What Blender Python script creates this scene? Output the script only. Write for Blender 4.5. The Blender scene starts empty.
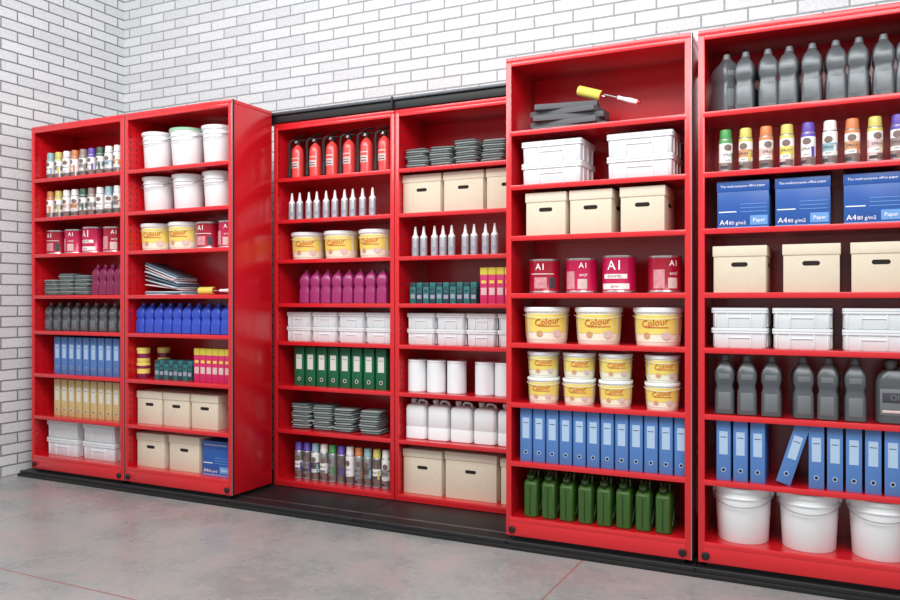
import bpy, bmesh, math, random
from mathutils import Matrix, Vector
random.seed(7)
scene = bpy.context.scene
scene.view_settings.view_transform = 'Standard'
scene.view_settings.look = 'None'
COL = scene.collection

# ------------------------------------------------------------ materials
def lin(c):
    out = []
    for x in c:
        x = x / 255.0
        out.append(x / 12.92 if x <= 0.04045 else ((x + 0.055) / 1.055) ** 2.4)
    return out

def mat(name, rgb, rough=0.5, metal=0.0, var=0.05, scale=14.0, coat=0.0, bump=0.0, bscale=80.0):
    m = bpy.data.materials.new(name)
    m.use_nodes = True
    nt = m.node_tree
    b = nt.nodes['Principled BSDF']
    c = lin(rgb)
    tc = nt.nodes.new('ShaderNodeTexCoord')
    no = nt.nodes.new('ShaderNodeTexNoise')
    no.inputs['Scale'].default_value = scale
    no.inputs['Detail'].default_value = 3
    nt.links.new(tc.outputs['Object'], no.inputs['Vector'])
    mx = nt.nodes.new('ShaderNodeMix')
    mx.data_type = 'RGBA'
    mx.inputs[6].default_value = [max(0, x * (1 - var)) for x in c] + [1]
    mx.inputs[7].default_value = [min(1, x * (1 + var)) for x in c] + [1]
    nt.links.new(no.outputs['Fac'], mx.inputs[0])
    nt.links.new(mx.outputs[2], b.inputs['Base Color'])
    b.inputs['Roughness'].default_value = rough
    b.inputs['Metallic'].default_value = metal
    if coat:
        b.inputs['Coat Weight'].default_value = coat
        b.inputs['Coat Roughness'].default_value = 0.15
    if bump:
        n2 = nt.nodes.new('ShaderNodeTexNoise')
        n2.inputs['Scale'].default_value = bscale
        nt.links.new(tc.outputs['Object'], n2.inputs['Vector'])
        bp = nt.nodes.new('ShaderNodeBump')
        bp.inputs['Strength'].default_value = bump
        bp.inputs['Distance'].default_value = 0.002
        nt.links.new(n2.outputs['Fac'], bp.inputs['Height'])
        nt.links.new(bp.outputs['Normal'], b.inputs['Normal'])
    return m

M = {}
def dm(key, *a, **k):
    M[key] = mat(key, *a, **k)

dm('red_steel', (200, 20, 32), 0.25, 0, 0.05, 3, coat=0.4)
dm('red_lip', (212, 32, 40), 0.26, 0, 0.03, 4, coat=0.4)
dm('hole_dark', (45, 6, 8), 0.8)
dm('black_steel', (21, 22, 23), 0.5, 0.0, 0.1, 6)
dm('black_rubber', (20, 20, 21), 0.6)
dm('rail_grey', (84, 88, 92), 0.35, 0.6)
dm('alu', (190, 192, 195), 0.3, 0.8)
dm('steel', (200, 200, 200), 0.25, 0.9)
dm('white_plastic', (234, 237, 238), 0.35, var=0.02)
dm('white_bin', (226, 230, 232), 0.4, var=0.02)
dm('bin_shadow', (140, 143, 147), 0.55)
dm('green_lid', (150, 200, 165), 0.4)
dm('cardboard', (216, 204, 182), 0.8, var=0.06, scale=30)
dm('cardboard_lid', (222, 210, 189), 0.8, var=0.06, scale=30)
dm('slot_dark', (30, 24, 20), 0.9)
dm('can_pink', (192, 20, 76), 0.26, 0.1, coat=0.3)
dm('can_red', (164, 20, 48), 0.26, 0.1, coat=0.3)
dm('can_art', (206, 140, 146), 0.4, var=.6, scale=60)
dm('label_white', (236, 235, 232), 0.5)
dm('text_white', (245, 245, 245), 0.5)
dm('label_cream', (234, 230, 208), 0.45, var=.14, scale=40)
dm('label_yellow', (232, 210, 104), 0.45, var=.14, scale=25)
dm('label_red', (200, 40, 35), 0.45)
dm('label_orange', (204, 150, 108), 0.45, var=.25, scale=40)
dm('label_brown', (120, 98, 92), 0.45, var=.35, scale=60)
dm('label_pink', (214, 188, 184), 0.45, var=.25, scale=50)
dm('label_dark', (60, 58, 66), 0.5)
dm('pail_body', (236, 234, 218), 0.4, var=0.03)
dm('oil_grey', (84, 88, 91), 0.3, 0.2, var=0.05)
dm('oil_panel', (112, 117, 120), 0.4, 0.2, var=0.05)
dm('oil_cap', (100, 104, 108), 0.4)
dm('grey_tray', (146, 158, 156), 0.6, var=.15, scale=30)
dm('grey_tray2', (104, 116, 116), 0.6, var=.15, scale=30)
dm('bottle_blue', (44, 74, 186), 0.3, coat=0.2)
dm('bottle_magenta', (154, 44, 104), 0.3, coat=0.2)
dm('bottle_violet', (126, 30, 74), 0.3)
dm('binder_blue', (80, 124, 186), 0.42)
dm('binder_tan', (206, 182, 126), 0.45)
dm('binder_green', (18, 100, 64), 0.42)
dm('binder_label', (170, 194, 220), 0.6)
dm('binder_label_w', (214, 214, 206), 0.6)
dm('jerry_green', (50, 86, 26), 0.4, coat=0.1)
dm('jerry_green_dark', (28, 56, 18), 0.45)
dm('ext_red', (228, 76, 74), 0.25, coat=0.4)
dm('tube_silver', (186, 190, 196), 0.35, 0.4)
dm('tube_white', (238, 240, 242), 0.4)
dm('tube_band', (150, 156, 172), 0.4)
dm('teal_box', (40, 108, 108), 0.5)
dm('teal_dark', (30, 66, 76), 0.5)
dm('pink_box', (200, 38, 100), 0.5)
dm('yellow_box', (228, 212, 74), 0.5)
dm('paper_blue', (38, 86, 162), 0.35)
dm('paper_lightblue', (104, 156, 212), 0.35)
dm('roller_yellow', (226, 210, 96), 0.9, bump=0.6, bscale=300)
dm('slab_grey', (92, 95, 98), 0.75, bump=0.3)
dm('slab_blue', (186, 204, 214), 0.6)
dm('slab_teal', (96, 122, 138), 0.6)
dm('spray_silver', (170, 172, 174), 0.3, 0.6)
dm('spray_dark', (120, 112, 110), 0.35, 0.5)
for n, c in dict(sg=(70, 150, 80), sy=(206, 196, 100), so=(208, 126, 74), sp=(96, 74, 170), sw=(232, 232, 230),
                 st=(140, 178, 186), sd=(150, 128, 122), sb=(84, 110, 170), se=(60, 96, 80)).items():
    dm('cap_' + n, c, 0.4)

# ------------------------------------------------------------ mesh builder
def rrect(w, d, r, cx=0, cy=0, n=3):
    r = min(r, w / 2 - 1e-4, d / 2 - 1e-4)
    pts = []
    for (sx, sy, a0) in ((1, 1, 0), (-1, 1, 90), (-1, -1, 180), (1, -1, 270)):
        for i in range(n + 1):
            a = math.radians(a0 + 90 * i / n)
            pts.append((cx + sx * (w / 2 - r) + r * math.cos(a), cy + sy * (d / 2 - r) + r * math.sin(a)))
    return pts

_text = {}
def text_mesh(s, size):
    k = (s, size)
    if k in _text: return _text[k]
    cu = bpy.data.curves.new('t', 'FONT')
    cu.body = s; cu.size = size; cu.align_x = 'CENTER'; cu.align_y = 'CENTER'; cu.resolution_u = 2
    o = bpy.data.objects.new('t', cu)
    me = o.to_mesh()
    res = ([tuple(v.co) for v in me.vertices], [tuple(p.vertices) for p in me.polygons])
    o.to_mesh_clear()
    bpy.data.objects.remove(o); bpy.data.curves.remove(cu)
    _text[k] = res
    return res

_boxc = {}
def bev_box(sx, sy, sz, bev):
    k = (round(sx, 5), round(sy, 5), round(sz, 5), bev)
    if k in _boxc: return _boxc[k]
    bm = bmesh.new()
    bmesh.ops.create_cube(bm, size=1.0)
    for v in bm.verts:
        v.co = Vector((v.co.x * sx, v.co.y * sy, v.co.z * sz))
    if bev > 0:
        bmesh.ops.bevel(bm, geom=list(bm.edges), offset=min(bev, min(sx, sy, sz) * 0.45), segments=2, affect='EDGES', profile=0.5)
    bm.verts.index_update()
    r = ([tuple(v.co) for v in bm.verts], [tuple(v.index for v in f.verts) for f in bm.faces])
    bm.free()
    _boxc[k] = r
    return r

class B:
    def __init__(s):
        s.v = []; s.f = []; s.m = []; s.mats = []
    def mi(s, k):
        if k not in s.mats: s.mats.append(k)
        return s.mats.index(k)
    def raw(s, vs, fs, k, X=None):
        o = len(s.v)
        s.v += [tuple(X @ Vector(p)) for p in vs] if X is not None else [tuple(p) for p in vs]
        s.f += [tuple(i + o for i in f) for f in fs]
        if isinstance(k, list): s.m += [s.mi(q) for q in k]
        else: s.m += [s.mi(k)] * len(fs)
        return s
    def box(s, x0, x1, y0, y1, z0, z1, k, bev=0.0, X=None):
        vs, fs = bev_box(x1 - x0, y1 - y0, z1 - z0, bev)
        T = Matrix.Translation(((x0 + x1) / 2, (y0 + y1) / 2, (z0 + z1) / 2))
        return s.raw(vs, fs, k, (X @ T) if X is not None else T)
    def add(s, o, X):
        off = len(s.v)
        s.v += [tuple(X @ Vector(p)) for p in o.v]
        s.f += [tuple(i + off for i in f) for f in o.f]
        mp = [s.mi(k) for k in o.mats]
        s.m += [mp[i] for i in o.m]
        return s
    def lathe(s, prof, k, n=28, X=None, cap=True):
        vs = []; fs = []; ks = []
        for r, z in prof:
            for i in range(n):
                a = 2 * math.pi * i / n
                vs.append((r * math.cos(a), r * math.sin(a), z))
        for j in range(len(prof) - 1):
            for i in range(n):
                i2 = (i + 1) % n
                fs.append((j * n + i, j * n + i2, (j + 1) * n + i2, (j + 1) * n + i))
                ks.append(k[j] if isinstance(k, list) else k)
        if cap:
            fs.append(tuple(reversed(range(n)))); ks.append(k[0] if isinstance(k, list) else k)
            o = (len(prof) - 1) * n
            fs.append(tuple(range(o, o + n))); ks.append(k[-1] if isinstance(k, list) else k)
        return s.raw(vs, fs, ks, X)
    def loft(s, secs, k, X=None):
        n = len(secs[0]); vs = []; fs = []
        for q in secs: vs += q
        for j in range(len(secs) - 1):
            for i in range(n):
                i2 = (i + 1) % n
                fs.append((j * n + i, j * n + i2, (j + 1) * n + i2, (j + 1) * n + i))
        fs.append(tuple(reversed(range(n))))
        o = (len(secs) - 1) * n
        fs.append(tuple(range(o, o + n)))
        return s.raw(vs, fs, k, X)
    def tube(s, pts, r, k, n=7, X=None):
        pts = [Vector(p) for p in pts]; secs = []
        pu = None
        for i, p in enumerate(pts):
            t = (pts[min(i + 1, len(pts) - 1)] - pts[max(i - 1, 0)]).normalized()
            if pu is None:
                u = t.orthogonal().normalized()
            else:
                u = (pu - t * pu.dot(t)).normalized()
            pu = u
            w = t.cross(u)
            secs.append([tuple(p + r * (math.cos(2 * math.pi * q / n) * u + math.sin(2 * math.pi * q / n) * w)) for q in range(n)])
        return s.loft(secs, k, X)
    def patch(s, R0, R1, h, z0, z1, k, a0=0.0, n=8, X=None):
        vs = []; fs = []
        for i in range(n + 1):
            a = a0 - h + 2 * h * i / n
            vs.append((R0 * math.sin(a), -R0 * math.cos(a), z0))
            vs.append((R1 * math.sin(a), -R1 * math.cos(a), z1))
        for i in range(n):
            fs.append((2 * i, 2 * i + 2, 2 * i + 3, 2 * i + 1))
        return s.raw(vs, fs, k, X)
    def oval(s, R, w, hh, zc, k, a0=0.0, n=20):
        vs = []
        cols = 12
        fs = []
        for i in range(cols + 1):
            x = -w + 2 * w * i / cols
            z = hh * math.sqrt(max(0, 1 - (x / w) ** 2))
            a = a0 + x / R
            vs.append((R * math.sin(a), -R * math.cos(a), zc - z))
            vs.append((R * math.sin(a), -R * math.cos(a), zc + z))
        for i in range(cols):
            fs.append((2 * i, 2 * i + 2, 2 * i + 3, 2 * i + 1))
        return s.raw(vs, fs, k)
    def ctext(s, t, size, R, z, k, a0=0.0, slope=0.0):
        vs, fs = text_mesh(t, size)
        return s.raw([(R * math.sin(a0 + p[0] / R), -R * math.cos(a0 + p[0] / R), z + p[1] + slope * p[0]) for p in vs], fs, k)
    def ftext(s, t, size, x, y, z, k, X=None):
        vs, fs = text_mesh(t, size)
        return s.raw([(x + p[0], y, z + p[1]) for p in vs], fs, k, X)
    def disc(s, x, y, z, r, k, n=14, sx=1.0):
        vs = [(x + sx * r * math.cos(2 * math.pi * i / n), y, z + r * math.sin(2 * math.pi * i / n)) for i in range(n)]
        return s.raw(vs, [tuple(range(n))], k)
    def mesh(s, name, recalc=True):
        me = bpy.data.meshes.new(name)
        me.from_pydata(s.v, [], s.f)
        for k in s.mats: me.materials.append(M[k])
        me.polygons.foreach_set('material_index', s.m)
        if recalc:
            bm = bmesh.new(); bm.from_mesh(me)
            bmesh.ops.recalc_face_normals(bm, faces=bm.faces)
            bm.to_mesh(me); bm.free()
        me.polygons.foreach_set('use_smooth', [True] * len(me.polygons))
        me.set_sharp_from_angle(angle=math.radians(38))
        me.update()
        return me

def put(me, name, loc, rz=0.0):
    o = bpy.data.objects.new(name, me)
    o.location = loc
    o.rotation_euler = (0, 0, rz)
    COL.objects.link(o)
    return o

def T(x, y, z, rz=0.0, s=1.0):
    return Matrix.Translation((x, y, z)) @ Matrix.Rotation(rz, 4, 'Z') @ Matrix.Scale(s, 4)

# ------------------------------------------------------------ product models (front faces -Y, origin bottom centre)
def spray(cap, band, band2, h=0.185, r=0.0285, body='label_white'):
    b = B()
    z1 = h * 0.75
    b.lathe([(r * .9, 0), (r, .003), (r, .01), (r, z1 * .3), (r, z1 * .42), (r, z1 * .66), (r, z1 * .9), (r, z1), (r * .93, z1 + .004), (r * .84, z1 + .009)],
            ['spray_silver', 'spray_silver', band2, body, band, body, cap if h < .2 else body, 'spray_silver', 'spray_silver'], n=20)
    b.lathe([(r * .9, z1 + .006), (r * .9, z1 + .016), (r * .87, z1 + .017), (r * .85, h - .006), (r * .76, h)], [cap, cap, cap, cap], n=18)
    b.patch(r + .0004, r + .0004, .6, z1 * .08, z1 * .26, 'label_brown', a0=.5, n=4)
    b.patch(r + .0004, r + .0004, .6, z1 * .1, z1 * .2, 'label_dark', a0=-.6, n=4)
    b.oval(r + .0006, r * .62, z1 * .1, z1 * .76, 'label_brown', n=10)
    b.patch(r + .0006, r + .0006, .25, z1 * .3, z1 * .6, cap, a0=.9, n=3)
    b.ctext('SPRAY', .017, r + .0009, z1 * .53, 'label_dark')
    b.ctext('paint', .012, r + .0009, z1 * .37, 'label_dark')
    return b

def bucket(rt, rb, h, lid='white_plastic', bail=True, rim=True, body='white_plastic', n=36):
    b = B()
    p = [(rb * .97, 0), (rb, .004)]
    p += [(rb + (rt - rb) * .78, h * .78), (rb + (rt - rb) * .8 + .005, h * .785), (rb + (rt - rb) * .82 + .005, h * .81), (rb + (rt - rb) * .83, h * .815)]
    p += [(rt * .985, h * .9), (rt + .004, h * .905), (rt + .004, h * .93)]
    b.lathe(p, body, n=n)
    b.lathe([(rt + .002, h * .925), (rt + .007, h * .93), (rt + .008, h * .985), (rt + .003, h), (rt - .004, h), (rt - .008, h * .985), (.01, h * .985)], lid, n=n)
    if bail:
        re = rb + (rt - rb) * .85
        for sg in (-1, 1):
            X = Matrix.Translation((sg * (re + .004), 0, h * .86)) @ Matrix.Rotation(math.pi / 2, 4, 'Y')
            b.lathe([(.011, -.006), (.011, .006), (.006, .009)], body, n=12, X=X)
        pts = []
        for i in range(17):
            a = math.pi * i / 16
            pts.append(((re + .011) * math.cos(a), -(re + .012) * math.sin(a), h * .86 - h * .2 * math.sin(a)))
        b.tube(pts, .0022, 'alu', n=6)
    return b

def paint_pail(r, h, small=False):
    b = B()
    b.lathe([(r * .88, 0), (r * .9, .004), (r * .93, h * .3), (r * .955, h * .6), (r * .97, h * .84), (r, h * .85), (r, h * .87), (r * .985, h * .875)], 'pail_body', n=32)
    b.lathe([(r * 1.0, h * .87), (r * 1.04, h * .88), (r * 1.045, h * .97), (r * 1.01, h), (r * .96, h * .985), (.01, h * .985)], 'white_plastic', n=32)
    e = .0012
    for a in (0.0, 2.15, -2.15):
        b.patch(r * .912 + e, r * .968 + e, 1.0, h * .1, h * .8, 'label_cream', a0=a, n=10)
        b.patch(r * .93 + 2 * e, r * .968 + 2 * e, 1.0, h * .3, h * .8, 'label_yellow', a0=a, n=10)
        b.ctext('Colour', h * .25, r * .955 + 4.6 * e, h * .6, 'label_red', a0=a, slope=.12)
        b.patch(r * .953 + 3 * e, r * .953 + 3 * e, .5, h * .47, h * .49, 'label_red', a0=a + .1, n=6)
        b.oval(r * .93 + 3 * e, r * .2, h * .1, h * .27, 'label_pink', a0=a + .5)
        b.oval(r * .93 + 3 * e, r * .15, h * .08, h * .27, 'label_orange', a0=a - .35)
    re = r * 1.05
    pts = [(re * math.cos(math.pi * i / 14), -re * math.sin(math.pi * i / 14), h * .8 - h * .1 * math.sin(math.pi * i / 14)) for i in range(15)]
    b.tube(pts, .0013, 'white_plastic', n=5)
    return b

def metal_can(r, h, col, kind=0):
    b = B()
    b.lathe([(r * .98, 0), (r * 1.02, .003), (r * 1.02, .008), (r, .011), (r, h - .011), (r * 1.02, h - .008), (r * 1.02, h - .002), (r * .97, h), (r * .93, h - .005), (.01, h - .005)],
            ['steel', 'steel', 'steel', col, 'steel', 'steel', 'steel', 'steel', 'steel'], n=30)
    e = .0008
    for a in (0.0, math.pi):
        if kind == 1:
            b.patch(r + e, r + e, .9, h * .1, h * .25, 'label_white', a0=a)
            b.ctext('A1', h * .36, r + .0012, h * .72, 'text_white', a0=a)
            b.patch(r + e, r + e, .75, h * .38, h * .5, 'label_white', a0=a)
            b.ctext('ENAMEL', h * .11, r + .0016, h * .44, 'can_red', a0=a)
            b.ctext('gloss', h * .1, r + .0016, h * .18, 'can_red', a0=a)
        elif kind == 2:
            b.patch(r + e, r + e, .35, h * .12, h * .62, 'can_art', a0=a - .6)
            b.patch(r + e, r + e, .3, h * .12, h * .4, 'label_pink', a0=a + .25)
            b.ctext('A1', h * .22, r + .0012, h * .78, 'text_white', a0=a + .3)
            b.ctext('acryl', h * .12, r + .0012, h * .52, 'text_white', a0=a + .3)
        else:
            b.patch(r + e, r + e, .42, h * .14, h * .46, 'can_art', a0=a - .1)
            b.patch(r + e, r + e, .2, h * .14, h * .46, 'label_dark', a0=a + .7)
            b.ctext('A1', h * .26, r + .0012, h * .76, 'text_white', a0=a - .1)
            b.patch(r + e, r + e, .8, h * .55, h * .57, 'label_white', a0=a)
    return b

def carton(w, d, h, lidh=.045):
    b = B()
    b.box(-w / 2 + .004, w / 2 - .004, -d / 2 + .004, d / 2 - .004, 0, h - .004, 'cardboard', .0015)
    b.box(-w / 2, w / 2, -d / 2, d / 2, h - lidh, h, 'cardboard_lid', .002)
    def slot(X):
        pts = []
        L = .024; r = .0095
        for i in range(9):
            a = -math.pi / 2 + math.pi * i / 8
            pts.append((L + r * math.cos(a), 0, r * math.sin(a)))
        for i in range(9):
            a = math.pi / 2 + math.pi * i / 8
            pts.append((-L + r * math.cos(a), 0, r * math.sin(a)))
        b.raw(pts, [tuple(range(18))], 'slot_dark', X)
    slot(Matrix.Translation((0, -d / 2 + .0032, h * .6)))
    slot(Matrix.Translation((w / 2 - .0032, 0, h * .6)) @ Matrix.Rotation(math.pi / 2, 4, 'Z'))
    slot(Matrix.Translation((-w / 2 + .0032, 0, h * .6)) @ Matrix.Rotation(math.pi / 2, 4, 'Z'))
    return b

def bin_(w, d, h):
    b = B()
    def sec(z, k): return [(x, y, z) for x, y in rrect(w - (1 - k) * .2, d - (1 - k) * .2, .01)]
    b.loft([sec(0, .9), sec(.003, .92), sec(h * .74, .94), sec(h * .75, 1), sec(h * .985, 1), sec(h, .985), sec(h, .95), sec(h * .96, .94)], 'white_bin')
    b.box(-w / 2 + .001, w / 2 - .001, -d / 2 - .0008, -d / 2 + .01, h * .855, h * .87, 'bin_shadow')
    yf = -d / 2 + .006
    for q in (-.42, -.2, .2, .42):
        b.box(q * w - .002, q * w + .002, yf - .004, yf + .004, h * .04, h * .75, 'white_bin', .001)
    b.box(-w * .2, w * .2, yf - .004, yf + .004, h * .5, h * .53, 'white_bin', .001)
    for sx in (-1, 1):
        for q in (-.3, 0, .3):
            b.box(sx * (w / 2 - .005) - .003, sx * (w / 2 - .005) + .003, q * d - .002, q * d + .002, h * .04, h * .75, 'white_bin', .001)
    return b

def bottle(w, d, h, body, cap, label=None, panel=None):
    b = B()
    S = [(0, .92, .92, 0), (.015, 1, 1, 0), (.25, 1, 1, 0), (.4, .97, .98, 0), (.46, .84, .9, 0), (.52, .88, .93, 0), (.58, 1, .98, 0), (.7, 1, .95, 0),
         (.77, .88, .82, -.02), (.83, .66, .64, -.06), (.87, .5, .46, -.09), (.9, .42, .36, -.1), (.91, .38, .32, -.1)]
    b.loft([[(x, y, z * h) for x, y in rrect(w * a, d * c, w * .17 * (a if a > .55 else .9), 0, o * d, 3)] for z, a, c, o in S], body)
    R = w * .19
    X = Matrix.Translation((0, -.1 * d, 0))
    b.lathe([(R * 1.05, h * .905), (R * 1.2, h * .908), (R * 1.15, h * .935), (R * 1.0, h * .94), (R * .95, h * .985), (R * .8, h)], cap, n=14, X=X)
    b.tube([(0, -.02 * d, h * .88), (0, .2 * d, h * .87), (0, .38 * d, h * .8), (0, .43 * d, h * .68), (0, .4 * d, h * .52)], w * .15, body, n=8)
    if panel:
        b.box(-w * .32, w * .32, -d / 2 - .001, -d / 2 + .006, h * .08, h * .38, panel, .0008)
        b.box(-w * .3, w * .3, -d * .49 - .001, -d / 2 + .02, h * .6, h * .69, panel, .0008)
    return b

def oil_jug(w, d, h):
    b = B()
    S = [(0, .92, .92), (.02, 1, 1), (.55, 1, 1), (.68, .98, 1), (.78, .85, .92), (.84, .62, .8), (.86, .3, .5)]
    b.loft([[(x, y, z * h) for x, y in rrect(w * a, d * c, d * .3 * a, 0, 0, 4)] for z, a, c in S], 'oil_grey')
    b.lathe([(.017, h * .84), (.017, h * .88), (.022, h * .885), (.022, h * .97), (.018, h)], 'oil_cap', n=18, X=Matrix.Translation((-w * .12, 0, 0)))
    b.tube([(w * .05, 0, h * .84), (w * .22, 0, h * .93), (w * .42, 0, h * .88), (w * .52, 0, h * .74), (w * .52, 0, h * .5), (w * .44, 0, h * .38)], .011, 'oil_grey', n=10)
    b.box(-w * .4, w * .38, -d / 2 - .001, -d / 2 + .006, h * .14, h * .56, 'oil_panel', .001)
    b.box(-w * .34, w * .32, -d / 2 - .002, -d / 2 + .006, h * .34, h * .5, 'label_dark', .0008)
    b.ftext('OIL', .032, 0, -d / 2 - .0026, h * .42, 'oil_panel')
    b.box(-w * .34, w * .32, -d / 2 - .002, -d / 2 + .006, h * .18, h * .22, 'label_pink', .0008)
    return b

def binder(w, d, h, col, lab='binder_label'):
    b = B()
    b.box(-w / 2, -w / 2 + .003, 0, d, 0, h, col, .001)
    b.box(w / 2 - .003, w / 2, 0, d, 0, h, col, .001)
    b.box(-w / 2, w / 2, -.002, .003, 0, h, col, .0012)
    b.box(-w / 2 + .003, w / 2 - .003, .004, d - .012, .004, h - .006, 'label_white')
    b.box(-w * .3, w * .3, -.0028, -.001, h * .42, h * .8, lab)
    b.box(-w * .22, w * .22, -.0032, -.001, h * .7, h * .712, 'label_dark')
    X = Matrix.Translation((0, -.002, h * .17)) @ Matrix.Rotation(math.pi / 2, 4, 'X')
    b.lathe([(w * .17, -.001), (w * .17, .0015), (w * .12, .0015), (w * .12, .0006)], [lab, lab, lab], n=16, X=X)
    b.disc(0, -.0027, h * .17, w * .12, 'slot_dark')
    return b

def tray_stack(w, d, n, t=.022):
    b = B()
    z = 0
    for i in range(n):
        a = random.uniform(-.16, .16); ox = random.uniform(-.007, .007)
        X = T(ox, 0, z, a)
        k = 'grey_tray' if i % 2 else 'grey_tray2'
        q0 = random.uniform(.92, 1.02)
        def sec(zz, q): return [(x, y, zz) for x, y in rrect(w * q * q0, d * q, .02, n=4)]
        b.loft([sec(0, .84), sec(t * .25, .95), sec(t * .5, 1.0), sec(t * .75, .99), sec(t * .97, .92)], k, X=X)
        z += t * .97
    return b

def caulk(h=.175, r=.021):
    b = B()
    b.lathe([(r * .95, 0), (r, .004), (r, h * .12), (r, h * .5), (r, h * .62), (r * .92, h * .66)], ['tube_white', 'tube_silver', 'tube_silver', 'tube_silver', 'tube_white'], n=16)
    b.lathe([(r * .92, h * .64), (r * .85, h * .68), (r * .6, h * .71), (r * .5, h * .75), (r * .38, h * .87), (r * .25, h)], 'tube_white', n=12)
    b.patch(r + .0005, r + .0005, .9, h * .15, h * .3, 'tube_band', n=4)
    return b

def extinguisher():
    b = B()
    r = .038
    b.lathe([(r * .9, 0), (r, .006), (r, .02), (r, .165), (r * .95, .184), (r * .75, .202), (r * .4, .214), (r * .34, .222)], 'ext_red', n=28)
    b.lathe([(.013, .218), (.017, .222), (.017, .246), (.012, .25)], 'black_rubber', n=14)
    b.patch(r + .0008, r + .0008, .75, .07, .135, 'label_pink')
    b.patch(r + .0014, r + .0014, .65, .112, .128, 'ext_red')
    b.patch(r + .0014, r + .0014, .5, .078, .084, 'label_dark')
    b.patch(r + .0014, r + .0014, .5, .094, .099, 'label_dark')
    for z, a in ((.250, -.05), (.268, .25)):
        X = Matrix.Translation((0, 0, z)) @ Matrix.Rotation(.3, 4, 'Z') @ Matrix.Rotation(-a, 4, 'Y')
        b.box(-.02, .05, -.009, .009, -.004, .004, 'black_rubber', .002, X=X)
    X = Matrix.Translation((0, -.017, .237)) @ Matrix.Rotation(math.pi / 2, 4, 'X')
    b.lathe([(.01, 0), (.01, .006), (.008, .008)], 'alu', n=12, X=X)
    b.tube([(.0, -.012, .236), (-.014, -.03, .248), (-.034, -.036, .235), (-.041, -.034, .2), (-.04, -.03, .15), (-.039, -.03, .1), (-.04, -.03, .07)], .0085, 'black_rubber', n=8)
    b.lathe([(.009, .015), (.014, .018), (.012, .05), (.0095, .09)], 'black_rubber', n=12, X=Matrix.Translation((-.04, -.031, 0)))
    return b

def jerry(w, d, h, col, dark, capc):
    b = B()
    def sec(z, a, c, o=0): return [(x, y, z * h) for x, y in rrect(w * a, d * c, w * .22, 0, o * d, 3)]
    b.loft([sec(0, .88, .94), sec(.02, 1, 1), sec(.4, 1, 1), sec(.7, 1, 1), sec(.76, .94, .93, .02), sec(.8, .8, .78, .06), sec(.81, .5, .6, .08)], col)
    for sx in (-1, 0, 1):
        x = sx * w * .28
        b.tube([(x, -.2 * d, h * .79), (x, -.16 * d, h * .93), (x, 0, h * .965), (x, .25 * d, h * .965), (x, .36 * d, h * .92), (x, .38 * d, h * .79)], w * .075, dark if sx == 0 else col, n=8)
    X = Matrix.Translation((0, -.36 * d, h * .77)) @ Matrix.Rotation(math.radians(35), 4, 'X')
    b.lathe([(.014, -.01), (.014, .012), (.019, .013), (.019, .03), (.015, .034)], [dark, dark, capc, capc], n=16, X=X)
    for sx in (-1, 1):
        for q in (-1, 1):
            X = Matrix.Translation((sx * w * .5, 0, h * .38)) @ Matrix.Rotation(q * math.radians(42), 4, 'X')
            b.box(-.003, .003, -.008, .008, -h * .36, h * .36, dark, .001, X=X)
    b.box(-w * .03, w * .03, -d / 2 - .003, -d / 2 + .003, h * .06, h * .66, dark, .001)
    return b

def jerry_white(w, d, h):
    b = B()
    def sec(z, a, c, ox=0): return [(x, y, z * h) for x, y in rrect(w * a, d * c, .018, ox * w, 0, 4)]
    b.loft([sec(0, .92, .92), sec(.02, 1, 1), sec(.3, 1, 1), sec(.31, .98, .98), sec(.33, .98, .98), sec(.34, 1, 1), sec(.78, 1, 1), sec(.85, .92, .9), sec(.88, .7, .7), sec(.89, .4, .5)], 'white_plastic')
    b.tube([(w * .4, 0, h * .8), (w * .36, 0, h * .93), (w * .2, 0, h * .965), (w * .02, 0, h * .96), (-w * .06, 0, h * .86)], .008, 'white_plastic', n=8)
    b.lathe([(.014, h * .84), (.014, h * .91), (.018, h * .915), (.018, h * .985), (.015, h)], 'white_bin', n=16, X=Matrix.Translation((-w * .27, 0, 0)))
    return b

def canister(r, h):
    b = B()
    b.lathe([(r * .95, 0), (r, .004), (r, h * .04), (r * .985, h * .05), (r * .985, h * .9), (r * .96, h * .93), (r * .96, h * .95)], 'white_bin', n=28)
    b.lathe([(r * .97, h * .945), (r * 1.0, h * .95), (r * 1.0, h * .99), (r * .96, h), (r * .9, h * .995), (.01, h * .995)], 'white_plastic', n=28)
    return b

def small_box(w, d, h, c1, c2, top):
    b = B()
    b.box(-w / 2, w / 2, 0, d, 0, h * top, c1, .001)
    b.box(-w / 2, w / 2, 0, d, h * top, h, c2, .001)
    b.box(-w * .38, w * .38, -.0006, .002, h * top * .3, h * top * .55, 'tube_band' if h < .15 else 'label_pink')
    b.box(-w * .32, w * .32, -.0009, .002, h * top * .7, h * top * .8, c2)
    return b

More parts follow.
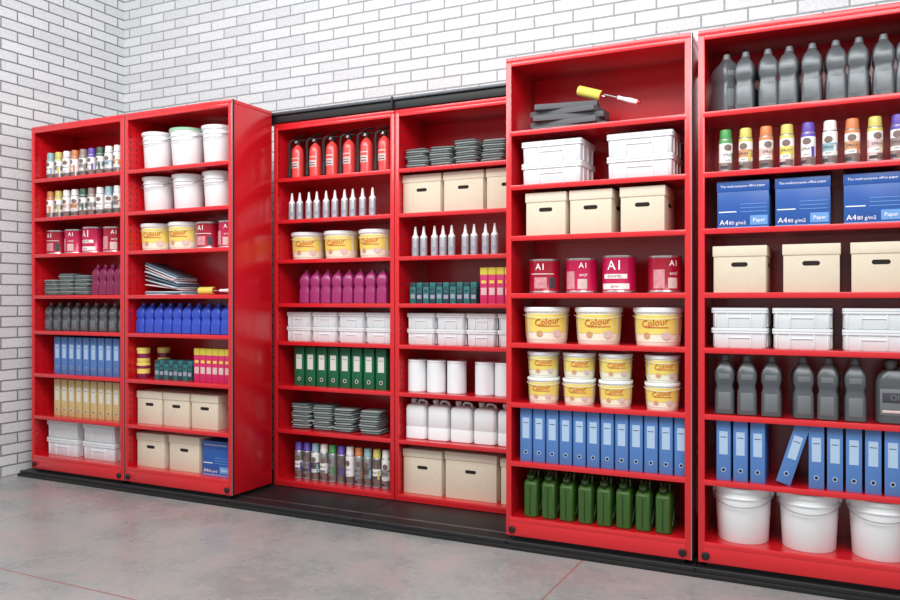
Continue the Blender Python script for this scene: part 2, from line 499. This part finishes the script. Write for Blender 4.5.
def paper_box(w, d, h):
    b = B()
    b.box(-w / 2 + .002, w / 2 - .002, -d / 2 + .002, d / 2 - .002, 0, h * .8, 'paper_blue', .001)
    b.box(-w / 2, w / 2, -d / 2, d / 2, h * .78, h, 'paper_blue', .0015)
    y = -d / 2
    b.box(-w / 2 + .0025, w / 2 - .0025, y + .0006, y + .004, h * .0, h * .03, 'paper_lightblue')
    b.ftext('The multi-purpose office paper', w * .068, 0, y - .001, h * .89, 'text_white')
    b.ftext('A4', w * .15, -w * .36, y + .0008, h * .12, 'text_white')
    b.ftext('80 g/m2', w * .1, -w * .1, y + .0008, h * .11, 'text_white')
    b.box(w * .14, w * .47, y + .0006, y + .004, h * .06, h * .26, 'paper_lightblue')
    b.ftext('Paper', w * .1, w * .31, y + .0001, h * .16, 'text_white')
    for q in (.34, .42, .5):
        b.box(-w * .05, w * .45, y + .0008, y + .004, h * q, h * (q + .012), 'paper_lightblue')
    b.box(-w * .46, -w * .12, y + .0008, y + .004, h * .34, h * .36, 'text_white')
    b.box(w / 2 - .003, w / 2 - .0012, -d * .45, d * .45, h * .06, h * .7, 'paper_lightblue')
    return b

def roller():
    b = B()
    X = Matrix.Rotation(math.pi / 2, 4, 'Y')
    b.lathe([(.01, 0), (.021, 0), (.024, .003), (.024, .115), (.021, .118), (.01, .118)], ['white_plastic', 'roller_yellow', 'roller_yellow', 'roller_yellow', 'label_red'], n=20, X=X)
    b.tube([(.118, 0, 0), (.14, 0, 0), (.145, -.01, 0), (.145, -.045, 0), (.15, -.055, 0), (.2, -.058, 0), (.22, -.058, 0)], .003, 'steel', n=7)
    X2 = Matrix.Translation((.215, -.058, 0)) @ Matrix.Rotation(math.pi / 2, 4, 'Y')
    b.lathe([(.006, 0), (.01, .004), (.009, .03), (.0125, .06), (.011, .1), (.007, .112)], ['label_red', 'white_plastic', 'white_plastic', 'white_plastic', 'label_red'], n=14, X=X2)
    return b

# ------------------------------------------------------------ shelving
W = .868
FRONT_Y, REAR_Y = 3.6, 4.0
DEPTH = .36
FL = [2.003, 1.742, 1.498, 1.222, .984, .697, .414, .145]
RL = [1.945, 1.687, 1.44, 1.17, .934, .66, .388, .075]

def shelving(levels, zb, zt, w, front=True):
    b = B()
    R = 'red_steel'
    t = .016
    for x in (0, w - t):
        b.box(x, x + t, 0, DEPTH, zb, zt, R, .0015)
    b.box(-.001, .026, -.002, .012, zb, zt, 'red_lip', .002)
    b.box(w - .026, w + .001, -.002, .012, zb, zt, 'red_lip', .002)
    b.box(t, w - t, DEPTH - .006, DEPTH, zb, zt, R)
    b.box(-.001, w + .001, -.003, DEPTH, zt - .022, zt + .002, 'red_lip', .002)
    b.box(.026, w - .026, -.002, .01, zt - .04, zt - .02, 'red_lip', .001)
    for z in levels:
        b.box(t, w - t, .004, DEPTH - .006, z - .02, z, R)
        b.box(.02, w - .02, -.003, .006, z - .024, z, 'red_lip', .002)
    if front:
        b.box(.02, w - .02, -.002, .012, zb, levels[-1] - .01, 'red_lip', .002)
        b.box(.03, w - .03, .02, DEPTH - .02, zb - .02, zb + .02, 'black_rubber')
        b.box(w - .001, w + .007, .004, .012, zb, zt, 'black_rubber')  # black strip added to paint in the dark gap between neighbouring units
        b.box(w + .0005, w + .0035, .0, .006, zb, zt, 'alu')
        for x in (.03, w - .035):
            X = Matrix.Translation((x, 0, zb + .03)) @ Matrix.Rotation(math.pi / 2, 4, 'X')
            b.lathe([(.017, -.002), (.017, .008), (.013, .012), (.006, .012)], 'black_rubber', n=18, X=X)
    else:
        b.box(.02, w - .02, -.001, .012, zb, levels[-1] - .01, 'red_lip', .001)
    z = zb + .12
    while z < zt - .06:
        for y in (.028, .075, DEPTH - .05):
            b.box(t - .001, t + .0006, y, y + .006, z, z + .014, 'hole_dark')
            b.box(w - t - .0006, w - t + .001, y, y + .006, z, z + .014, 'hole_dark')
        z += .04
    return b

F_MESH = shelving(FL, .055, 2.355, W).mesh('shelving_front')
R_MESH = shelving(RL, .038, 2.285, W, False).mesh('shelving_rear')
UN = {}
for key, x, rear in (('A1', -4.957, 0), ('A2', -4.075, 0), ('B1', -3.222, 1), ('B2', -2.348, 1), ('C', -1.49, 0), ('D', -.59, 0)):
    y = REAR_Y if rear else FRONT_Y
    UN[key] = (x, y, RL if rear else FL)
    put(R_MESH if rear else F_MESH, 'shelving_unit', (x, y, 0))

# goods on the four left-hand units stand a little further back from the shelf edge
BACK = {'A1': .028, 'A2': .03, 'B1': .028, 'B2': .025, 'C': 0, 'D': 0}
def one(u, lev, me, name, ux, d, dz=0.0, rz=0.0):
    x, y, L = UN[u]
    return put(me, name, (x + ux, y + d + BACK[u], L[lev] + dz), rz)
def row(u, lev, name, items):
    b = B()
    for it in items:
        bb, ux, d = it[:3]
        rz = it[3] if len(it) > 3 else 0
        dz = it[4] if len(it) > 4 else 0
        b.add(bb, T(ux, d + BACK[u], dz, rz))
    x, y, L = UN[u]
    return put(b.mesh(name, recalc=True), name, (x, y, L[lev]))

# ---- spray cans
caps = ['sg', 'sy', 'so', 'sy', 'sp', 'sw', 'so', 'sy', 'sp', 'st', 'sw']
bands = ['label_white', 'label_orange', 'label_pink', 'label_yellow', 'label_white', 'cap_st', 'label_orange', 'label_pink', 'cap_sd', 'spray_silver', 'label_white']
SPR = [spray('cap_' + c, bd, b2) for c, bd, b2 in zip(caps, bands, ['cap_sd', 'spray_silver', 'label_brown', 'label_pink'] * 3)]
capsA = ['sw', 'se', 'sw', 'so', 'sw', 'st', 'sd', 'sw', 'sy', 'sp', 'sw']
bandsA = ['label_white', 'spray_silver', 'label_pink', 'label_white', 'cap_st', 'label_white', 'spray_silver', 'label_orange', 'spray_silver', 'label_white', 'cap_sd']
SPA = [spray('cap_' + c, bd, b2) for c, bd, b2 in zip(capsA, bandsA, ['spray_silver', 'label_brown', 'spray_dark', 'spray_silver'] * 3)]
SPRT = [spray('cap_' + c, bd, b2, h=.228, r=.027, body=bo) for c, bd, b2, bo in zip(['sp', 'sp', 'st', 'sw', 'sg', 'sp', 'sw', 'so', 'st', 'sy', 'sw'], ['label_white', 'spray_silver', 'spray_dark'] * 4, ['label_brown', 'spray_silver', 'spray_dark'] * 4, ['spray_silver', 'spray_dark', 'label_white', 'spray_silver'] * 3)]
row('A1', 0, 'row_of_spray_cans', [(SPA[(i * 3 + 5) % 11], .085 + .08 * i, .055, random.uniform(-.4, .7)) for i in range(10)])
row('A1', 1, 'row_of_spray_cans', [(SPA[(i * 5 + 3) % 11], .085 + .08 * i, .055, random.uniform(-.4, .7)) for i in range(10)])
row('D', 1, 'row_of_spray_cans', [(SPR[i], .105 + .082 * i, .06, random.uniform(-.3, .5)) for i in range(9)])
row('B1', 7, 'row_of_spray_cans', [(SPRT[i], .13 + .0635 * i, .055, random.uniform(-.3, .6)) for i in range(11)])

# ---- metal paint cans
CAN = [metal_can(.074, .165, 'can_red', 0), metal_can(.074, .165, 'can_pink', 2), metal_can(.077, .174, 'can_pink', 1), metal_can(.074, .168, 'can_red', 2)]
CAN = [c.mesh('metal_can') for c in CAN]
for u, lev, lst in (('A1', 2, [.1, .28, .46, .65]), ('A2', 2, [.57, .745]), ('C', 3, [.16, .345, .525, .735])):
    for i, ux in enumerate(lst):
        one(u, lev, CAN[i], 'paint_can', ux, .1, rz=[.15, .1, 0, .45][i % 4])

# ---- yellow labelled plastic pails
PAIL = paint_pail(.108, .172).mesh('pail')
PAILS = paint_pail(.076, .122).mesh('pail_small')
for u, lev, lst in (('A2', 2, [.125, .36]), ('B1', 2, [.15, .40, .655]), ('C', 4, [.16, .42, .70])):
    for i, ux in enumerate(lst):
        one(u, lev, PAIL, 'paint_pail', ux, .13, rz=.35 - .15 * i)
for ux in (.155, .335, .51, .725):
    one('C', 5, PAILS, 'paint_pail', ux, .1, rz=.15)
    one('C', 5, PAILS, 'paint_pail', ux, .1, dz=.1225, rz=.3)

# ---- white buckets
BK = bucket(.098, .085, .24).mesh('bucket')
BKG = bucket(.108, .092, .245, lid='green_lid').mesh('bucket_green')
BKS = bucket(.1, .088, .222).mesh('bucket_short')
BIG = bucket(.118, .105, .242).mesh('bucket_big')
one('A2', 0, BK, 'plastic_bucket', .135, .12); one('A2', 0, BKG, 'plastic_bucket', .375, .13); one('A2', 0, BK, 'plastic_bucket', .625, .13)
for ux in (.137, .39, .64): one('A2', 1, BKS, 'plastic_bucket', ux, .125)
for ux in (.168, .432, .70): one('D', 7, BIG, 'plastic_bucket', ux, .135)

# ---- cartons
def cart(u, lev, lst, w, d, h):
    me = carton(w, d, h).mesh('carton')
    for ux in lst:
        one(u, lev, me, 'cardboard_box', ux, .025 + d / 2)
cart('A2', 6, [.15, .375, .605], .215, .24, .205)
cart('A2', 7, [.16], .24, .26, .21); cart('A2', 7, [.44], .25, .26, .215)
cart('B2', 1, [.145, .41, .675], .25, .26, .225)
cart('B2', 7, [.15], .255, .27, .255); cart('B2', 7, [.455], .32, .27, .26); cart('B2', 7, [.735], .2, .27, .25)
cart('C', 2, [.19, .41, .65], .205, .24, .205)
cart('D', 3, [.165, .445, .70], .22, .26, .2)

# ---- bins
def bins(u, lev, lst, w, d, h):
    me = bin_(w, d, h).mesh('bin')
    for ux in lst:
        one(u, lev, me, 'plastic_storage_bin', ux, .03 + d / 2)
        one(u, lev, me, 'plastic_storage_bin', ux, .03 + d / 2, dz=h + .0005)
bins('A1', 7, [.22, .57], .3, .26, .115)
bins('B1', 4, [.14, .335, .53, .725], .182, .2, .09)
bins('B2', 4, [.135, .325, .515, .705], .18, .2, .09)
bins('C', 1, [.215, .635], .302, .24, .104)
bins('D', 4, [.163, .41, .675], .23, .24, .086)

# ---- bottles
OIL = bottle(.08, .12, .255, 'oil_grey', 'oil_cap', panel='oil_panel')
OILS = bottle(.066, .09, .188, 'oil_grey', 'oil_cap', panel='oil_panel')
BLU = bottle(.07, .1, .188, 'bottle_blue', 'bottle_blue')
MAG = bottle(.068, .1, .208, 'bottle_magenta', 'bottle_violet')
VIO = bottle(.06, .09, .2, 'bottle_violet', 'bottle_magenta')
row('A1', 4, 'row_of_oil_bottles', [(OILS, .085 + .088 * i, .07, random.uniform(-.1, .1)) for i in range(9)])
row('D', 0, 'row_of_oil_bottles', [(OIL, .1 + .087 * i, .08, (.7 if i == 0 else random.uniform(-.15, .15))) for i in range(9)])
row('D', 5, 'row_of_oil_bottles', [(OIL, x, .085, random.uniform(-.2, .2)) for x in (.1, .19, .29, .41, .51, .605)])
one('D', 5, oil_jug(.15, .13, .25).mesh('jug'), 'motor_oil_jug', .755, .09)
row('A2', 4, 'row_of_detergent_bottles', [(BLU, .07 + .0775 * i, .07) for i in range(10)])
row('B1', 3, 'row_of_detergent_bottles', [(MAG, .185 + .08 * i, .07, .1) for i in range(8)])
row('A1', 3, 'row_of_detergent_bottles', [(VIO, .54 + .068 * i, .07, .1) for i in range(4)])

# ---- binders
BB = binder(.058, .24, .262, 'binder_blue')
BBs = binder(.058, .24, .245, 'binder_blue')
BT = binder(.058, .24, .245, 'binder_tan', 'binder_label_w')
BG = binder(.07, .24, .24, 'binder_green', 'binder_label_w')
row('A1', 5, 'row_of_binders', [(BBs, .18 + .07 * i, .03) for i in range(9)])
row('A1', 6, 'row_of_binders', [(BT, .18 + .07 * i, .03) for i in range(9)])
row('B1', 5, 'row_of_binders', [(BG, .15 + .085 * i, .03) for i in range(8)])
row('C', 6, 'row_of_binders', [(BB, .09 + .0665 * i, .03) for i in range(12)])
row('D', 6, 'row_of_binders', [(BB, .1 + .069 * i, .03) for i in range(3)] + [(BB, .465 + .069 * i, .03) for i in range(6)])
tb = B(); tb.add(BB, Matrix.Rotation(math.radians(17), 4, 'Y') @ Matrix.Translation((.029, 0, 0)))
one('D', 6, tb.mesh('leaning'), 'ring_binder', .31, .03, dz=.0172)

# ---- stacked trays
def stacks(u, lev, lst, w, n, t=.02):
    for i, ux in enumerate(lst):
        one(u, lev, tray_stack(w, .14, n[i], t).mesh('stack'), 'stack_of_plastic_trays', ux, .1)
stacks('A1', 3, [.1, .25, .4], .135, [8, 11, 10], .0135)
stacks('B1', 6, [.15, .31, .47, .655], .14, [11, 11, 10, 10], .0145)
stacks('B2', 0, [.1, .26, .42, .585], .145, [9, 9, 11, 10], .0135)

# ---- sealant tubes, extinguishers
CK = caulk()
row('B1', 1, 'row_of_sealant_tubes', [(CK, x, .055) for x in (.075, .135, .205, .265, .335, .4, .47, .53, .6, .67)])
row('B2', 2, 'row_of_sealant_tubes', [(CK, x - .01, .055) for x in (.1, .155, .225, .28, .335, .42, .475, .545, .6)])
EX = extinguisher().mesh('ext')
for ux in (.105, .24, .365, .49, .615, .74): one('B1', 0, EX, 'fire_extinguisher', ux, .075)

# ---- small boxes
TE = [small_box(.036, .08, .12, 'teal_box', 'teal_dark', .8), small_box(.036, .08, .12, 'teal_dark', 'teal_box', .75)]
PK = small_box(.044, .09, .2, 'pink_box', 'yellow_box', .8)
row('A2', 5, 'row_of_small_boxes', [(TE[i % 2], .2 + .039 * i, .04) for i in range(8)] + [(PK, .53 + .048 * i, .04) for i in range(6)])
row('B2', 3, 'row_of_small_boxes', [(TE[i % 2], .08 + .043 * i, .04) for i in range(10)] + [(PK, .53 + .049 * i, .04) for i in range(6)])
jb = B()
for z, k, q in ((0, 'bottle_violet', 'label_yellow'), (.096, 'label_yellow', 'bottle_violet')):
    jb.lathe([(.038, z), (.04, z + .003), (.04, z + .03), (.04, z + .06), (.04, z + .078), (.042, z + .08), (.042, z + .092), (.038, z + .0955)], [k, k, q, k, 'white_plastic', 'label_yellow', 'label_yellow'], n=22)
jm = jb.mesh('jars')
one('A2', 5, jm, 'stack_of_jars', .065, .06)
one('A2', 5, jm, 'stack_of_jars', .135, .16)

# ---- jerrycans, canisters
JG = jerry(.068, .2, .228, 'jerry_green', 'jerry_green_dark', 'jerry_green_dark')
row('C', 7, 'row_of_jerrycans', [(JG, .11 + .09 * i, .13) for i in range(8)])
JW = jerry_white(.13, .11, .228).mesh('jw')
for ux in (.1, .245, .39, .535, .68): one('B2', 6, JW, 'plastic_jerrycan', ux, .085)
CN = canister(.056, .185).mesh('cn')
for ux in (.09, .215, .345, .52, .64, .76): one('B2', 5, CN, 'white_canister', ux, .08)

# ---- paper boxes
PB = paper_box(.212, .24, .202).mesh('pb')
for ux in (.178, .412, .67): one('D', 2, PB, 'office_paper_box', ux, .15)
one('A2', 7, PB, 'office_paper_box', .69, .15)

# ---- stacks of sheets and paint rollers
def sheets(ks, spec, dd=.1, th=.02):
    b = B()
    for i, (x, z, a, tl, w) in enumerate(spec):
        X = Matrix.Translation((x, .0, z)) @ Matrix.Rotation(a, 4, 'Z') @ Matrix.Rotation(tl, 4, 'Y')
        b.box(-w / 2, w / 2, -dd, dd, 0, th, ks[i % len(ks)], .0015, X=X)
    return b
S1 = sheets(['slab_grey'], [(0.01, 0, .05, 0, .36), (-.005, .0265, -.1, 0, .34), (0, .053, .12, 0, .34), (-.01, .0795, -.1, 0, .33), (-.015, .106, .16, 0, .3)], th=.026)
one('C', 0, S1.mesh('sheets'), 'stack_of_abrasive_sheets', .27, .18)
S2 = sheets(['slab_blue', 'slab_teal', 'slab_blue', 'label_pink'],
            [(.02, 0, .1, 0, .3), (.0, .0075, -.05, 0, .3), (.01, .015, .08, .0, .29), (-.0, .044, .15, .12, .28), (-.01, .066, -.1, .19, .28), (-.01, .086, .06, .24, .27),
             (-.015, .106, .1, .28, .27), (-.02, .126, -.05, .31, .26), (-.02, .14, .08, .34, .26), (-.02, .152, .16, .37, .25)], th=.007)
one('A2', 3, S2.mesh('sheets2'), 'stack_of_papers', .23, .15)
RO = roller().mesh('roller')
o = one('C', 0, RO, 'paint_roller', .32, .13, dz=.195); o.rotation_euler = (0, math.radians(19), 0)
o = one('A2', 3, RO, 'paint_roller', .46, .14, dz=.0245); o.rotation_euler = (0, 0, .0)

# ------------------------------------------------------------ track platform
def solid(name, boxes):
    b = B()
    for q in boxes: b.box(*q)
    return put(b.mesh(name), name, (0, 0, 0))
xs = [-5.04, -4.08, -3.22, -2.35, -1.48, -.6, .3]
bx = []
for i in range(len(xs) - 1):
    bx.append((xs[i] + .002, xs[i + 1] - .002, 3.57, 4.38, 0, .035, 'black_steel', .002))
bx.append((-5.04, .3, 3.552, 3.572, 0, .02, 'black_steel', .003))
bx.append((-5.04, .3, 3.68, 3.70, .034, .0352, 'rail_grey'))
bx.append((-5.04, .3, 3.572, 3.58, .034, .037, 'rail_grey', .001))
solid('floor_track', bx)
solid('overhead_track', [(-4.95, .3, 3.985, 4.05, 2.288, 2.345, 'black_steel', .003), (-4.95, .3, 3.97, 4.0, 2.335, 2.352, 'rail_grey', .002),
                         (-2.356, -2.346, 3.965, 4.052, 2.289, 2.356, 'black_rubber', .001)])

# ------------------------------------------------------------ room
def brick_mat(name, horiz, c1, c2, mort):
    m = bpy.data.materials.new(name); m.use_nodes = True
    nt = m.node_tree; b = nt.nodes['Principled BSDF']
    tc = nt.nodes.new('ShaderNodeTexCoord')
    sp = nt.nodes.new('ShaderNodeSeparateXYZ'); cb = nt.nodes.new('ShaderNodeCombineXYZ')
    nt.links.new(tc.outputs['Object'], sp.inputs[0])
    nt.links.new(sp.outputs[horiz], cb.inputs[0]); nt.links.new(sp.outputs['Z'], cb.inputs[1])
    dn = nt.nodes.new('ShaderNodeTexNoise'); dn.inputs['Scale'].default_value = 25
    nt.links.new(cb.outputs[0], dn.inputs['Vector'])
    vm = nt.nodes.new('ShaderNodeVectorMath'); vm.operation = 'MULTIPLY_ADD'
    vm.inputs[1].default_value = (.006, .004, 0)
    nt.links.new(dn.outputs['Color'], vm.inputs[0]); nt.links.new(cb.outputs[0], vm.inputs[2])
    br = nt.nodes.new('ShaderNodeTexBrick')
    br.offset = .5
    br.inputs['Scale'].default_value = 1
    br.inputs['Brick Width'].default_value = .24
    br.inputs['Row Height'].default_value = .072
    br.inputs['Mortar Size'].default_value = .0052
    br.inputs['Mortar Smooth'].default_value = .25
    br.inputs['Color1'].default_value = lin(c1) + [1]
    br.inputs['Color2'].default_value = lin(c2) + [1]
    br.inputs['Mortar'].default_value = lin(mort) + [1]
    nt.links.new(vm.outputs[0], br.inputs['Vector'])
    n2 = nt.nodes.new('ShaderNodeTexNoise'); n2.inputs['Scale'].default_value = 60; n2.inputs['Detail'].default_value = 5
    nt.links.new(cb.outputs[0], n2.inputs['Vector'])
    mx = nt.nodes.new('ShaderNodeMix'); mx.data_type = 'RGBA'; mx.blend_type = 'MULTIPLY'
    mx.inputs[0].default_value = 1
    rp = nt.nodes.new('ShaderNodeValToRGB')
    rp.color_ramp.elements[0].position = .35; rp.color_ramp.elements[0].color = (.88, .88, .88, 1)
    rp.color_ramp.elements[1].position = .6; rp.color_ramp.elements[1].color = (1, 1, 1, 1)
    nt.links.new(n2.outputs['Fac'], rp.inputs[0])
    nt.links.new(br.outputs['Color'], mx.inputs[6]); nt.links.new(rp.outputs[0], mx.inputs[7])
    nt.links.new(mx.outputs[2], b.inputs['Base Color'])
    ma = nt.nodes.new('ShaderNodeMath'); ma.operation = 'MULTIPLY_ADD'; ma.inputs[1].default_value = -1.0
    nt.links.new(br.outputs['Fac'], ma.inputs[0])
    m3 = nt.nodes.new('ShaderNodeMath'); m3.operation = 'MULTIPLY'; m3.inputs[1].default_value = .25
    nt.links.new(n2.outputs['Fac'], m3.inputs[0]); nt.links.new(m3.outputs[0], ma.inputs[2])
    bp = nt.nodes.new('ShaderNodeBump'); bp.inputs['Strength'].default_value = .7; bp.inputs['Distance'].default_value = .006
    nt.links.new(ma.outputs[0], bp.inputs['Height']); nt.links.new(bp.outputs[0], b.inputs['Normal'])
    b.inputs['Roughness'].default_value = .75
    return m
M['brick_back'] = brick_mat('white_brick_back', 'X', (224, 227, 229), (211, 214, 216), (158, 161, 164))
M['brick_left'] = brick_mat('white_brick_left', 'Y', (228, 232, 234), (216, 220, 222), (130, 133, 136))

def floor_mat():
    m = bpy.data.materials.new('concrete_floor'); m.use_nodes = True
    nt = m.node_tree; b = nt.nodes['Principled BSDF']
    tc = nt.nodes.new('ShaderNodeTexCoord')
    def noise(s, d, r=.6):
        n = nt.nodes.new('ShaderNodeTexNoise'); n.inputs['Scale'].default_value = s; n.inputs['Detail'].default_value = d; n.inputs['Roughness'].default_value = r
        nt.links.new(tc.outputs['Object'], n.inputs['Vector']); return n
    n1 = noise(1.6, 10, .7); n2 = noise(30, 6, .7); n3 = noise(3.2, 6)
    r1 = nt.nodes.new('ShaderNodeValToRGB')
    r1.color_ramp.elements[0].position = .34; r1.color_ramp.elements[0].color = lin((138, 140, 139)) + [1]
    r1.color_ramp.elements[1].position = .66; r1.color_ramp.elements[1].color = lin((170, 170, 169)) + [1]
    nt.links.new(n1.outputs['Fac'], r1.inputs[0])
    r2 = nt.nodes.new('ShaderNodeValToRGB')
    r2.color_ramp.elements[0].position = .3; r2.color_ramp.elements[0].color = (.8, .8, .8, 1)
    r2.color_ramp.elements[1].position = .62; r2.color_ramp.elements[1].color = (1, 1, 1, 1)
    nt.links.new(n2.outputs['Fac'], r2.inputs[0])
    mx = nt.nodes.new('ShaderNodeMix'); mx.data_type = 'RGBA'; mx.blend_type = 'MULTIPLY'; mx.inputs[0].default_value = 1
    nt.links.new(r1.outputs[0], mx.inputs[6]); nt.links.new(r2.outputs[0], mx.inputs[7])
    r3 = nt.nodes.new('ShaderNodeValToRGB')
    r3.color_ramp.elements[0].position = .5; r3.color_ramp.elements[0].color = (0, 0, 0, 1)
    r3.color_ramp.elements[1].position = .66; r3.color_ramp.elements[1].color = (.6, .6, .6, 1)
    nt.links.new(n3.outputs['Fac'], r3.inputs[0])
    m2 = nt.nodes.new('ShaderNodeMix'); m2.data_type = 'RGBA'
    nt.links.new(r3.outputs[0], m2.inputs[0]); nt.links.new(mx.outputs[2], m2.inputs[6])
    m2.inputs[7].default_value = lin((168, 148, 146)) + [1]
    br = nt.nodes.new('ShaderNodeTexBrick'); br.offset = 0
    br.inputs['Scale'].default_value = 1; br.inputs['Brick Width'].default_value = 3.0; br.inputs['Row Height'].default_value = 3.0
    br.inputs['Mortar Size'].default_value = .006; br.inputs['Mortar Smooth'].default_value = .6
    mp = nt.nodes.new('ShaderNodeMapping'); mp.inputs['Location'].default_value = (1.09 + 6, -2.3 + 6, 0)
    ds = nt.nodes.new('ShaderNodeVectorMath'); ds.operation = 'MULTIPLY_ADD'; ds.inputs[1].default_value = (.012, .012, 0)
    nt.links.new(n2.outputs['Color'], ds.inputs[0]); nt.links.new(tc.outputs['Object'], ds.inputs[2])
    nt.links.new(ds.outputs[0], mp.inputs[0]); nt.links.new(mp.outputs[0], br.inputs['Vector'])
    m4 = nt.nodes.new('ShaderNodeMix'); m4.data_type = 'RGBA'
    nt.links.new(br.outputs['Fac'], m4.inputs[0]); nt.links.new(m2.outputs[2], m4.inputs[6])
    m4.inputs[7].default_value = lin((150, 104, 96)) + [1]
    nt.links.new(m4.outputs[2], b.inputs['Base Color'])
    rr = nt.nodes.new('ShaderNodeMapRange'); rr.inputs[3].default_value = .15; rr.inputs[4].default_value = .42
    nt.links.new(n1.outputs['Fac'], rr.inputs[0]); nt.links.new(rr.outputs[0], b.inputs['Roughness'])
    bp = nt.nodes.new('ShaderNodeBump'); bp.inputs['Strength'].default_value = .1; bp.inputs['Distance'].default_value = .003
    nt.links.new(n2.outputs['Fac'], bp.inputs['Height']); nt.links.new(bp.outputs[0], b.inputs['Normal'])
    return m
M['floor'] = floor_mat()
solid('floor', [(-5.1, 3.5, -2.0, 4.5, -.1, 0, 'floor')])
solid('wall_back', [(-5.1, 3.5, 4.5, 4.6, -.1, 4.0, 'brick_back')])
solid('wall_left', [(-5.2, -5.1, -2.0, 4.6, -.1, 4.0, 'brick_left')])

# ------------------------------------------------------------ light
w = bpy.data.worlds.new('World'); scene.world = w; w.use_nodes = True
w.node_tree.nodes['Background'].inputs[0].default_value = (.97, .985, 1, 1)
w.node_tree.nodes['Background'].inputs[1].default_value = .66
def area(name, loc, target, sx, sy, e, col=(1, 1, 1)):
    l = bpy.data.lights.new(name, 'AREA'); l.shape = 'RECTANGLE'; l.size = sx; l.size_y = sy; l.energy = e; l.color = col
    o = bpy.data.objects.new(name, l); o.location = loc
    o.rotation_euler = (Vector(target) - Vector(loc)).to_track_quat('-Z', 'Y').to_euler()
    COL.objects.link(o)
area('ceiling_light', (-2.4, 1.4, 3.7), (-2.6, 3.8, 1.0), 4.5, 1.2, 132, (1, 1, 1))
area('ceiling_light', (0.8, 0.6, 3.5), (-.6, 3.8, 1.0), 2.5, 1.5, 72, (1, 1, 1))

# ------------------------------------------------------------ camera
cam = bpy.data.cameras.new('camera'); cam.sensor_width = 36; cam.lens = 803 / 900 * 36
co = bpy.data.objects.new('camera', cam); co.location = (0, 0, 1.19)
co.rotation_euler = (math.radians(90), 0, math.radians(26.5))
COL.objects.link(co); scene.camera = co
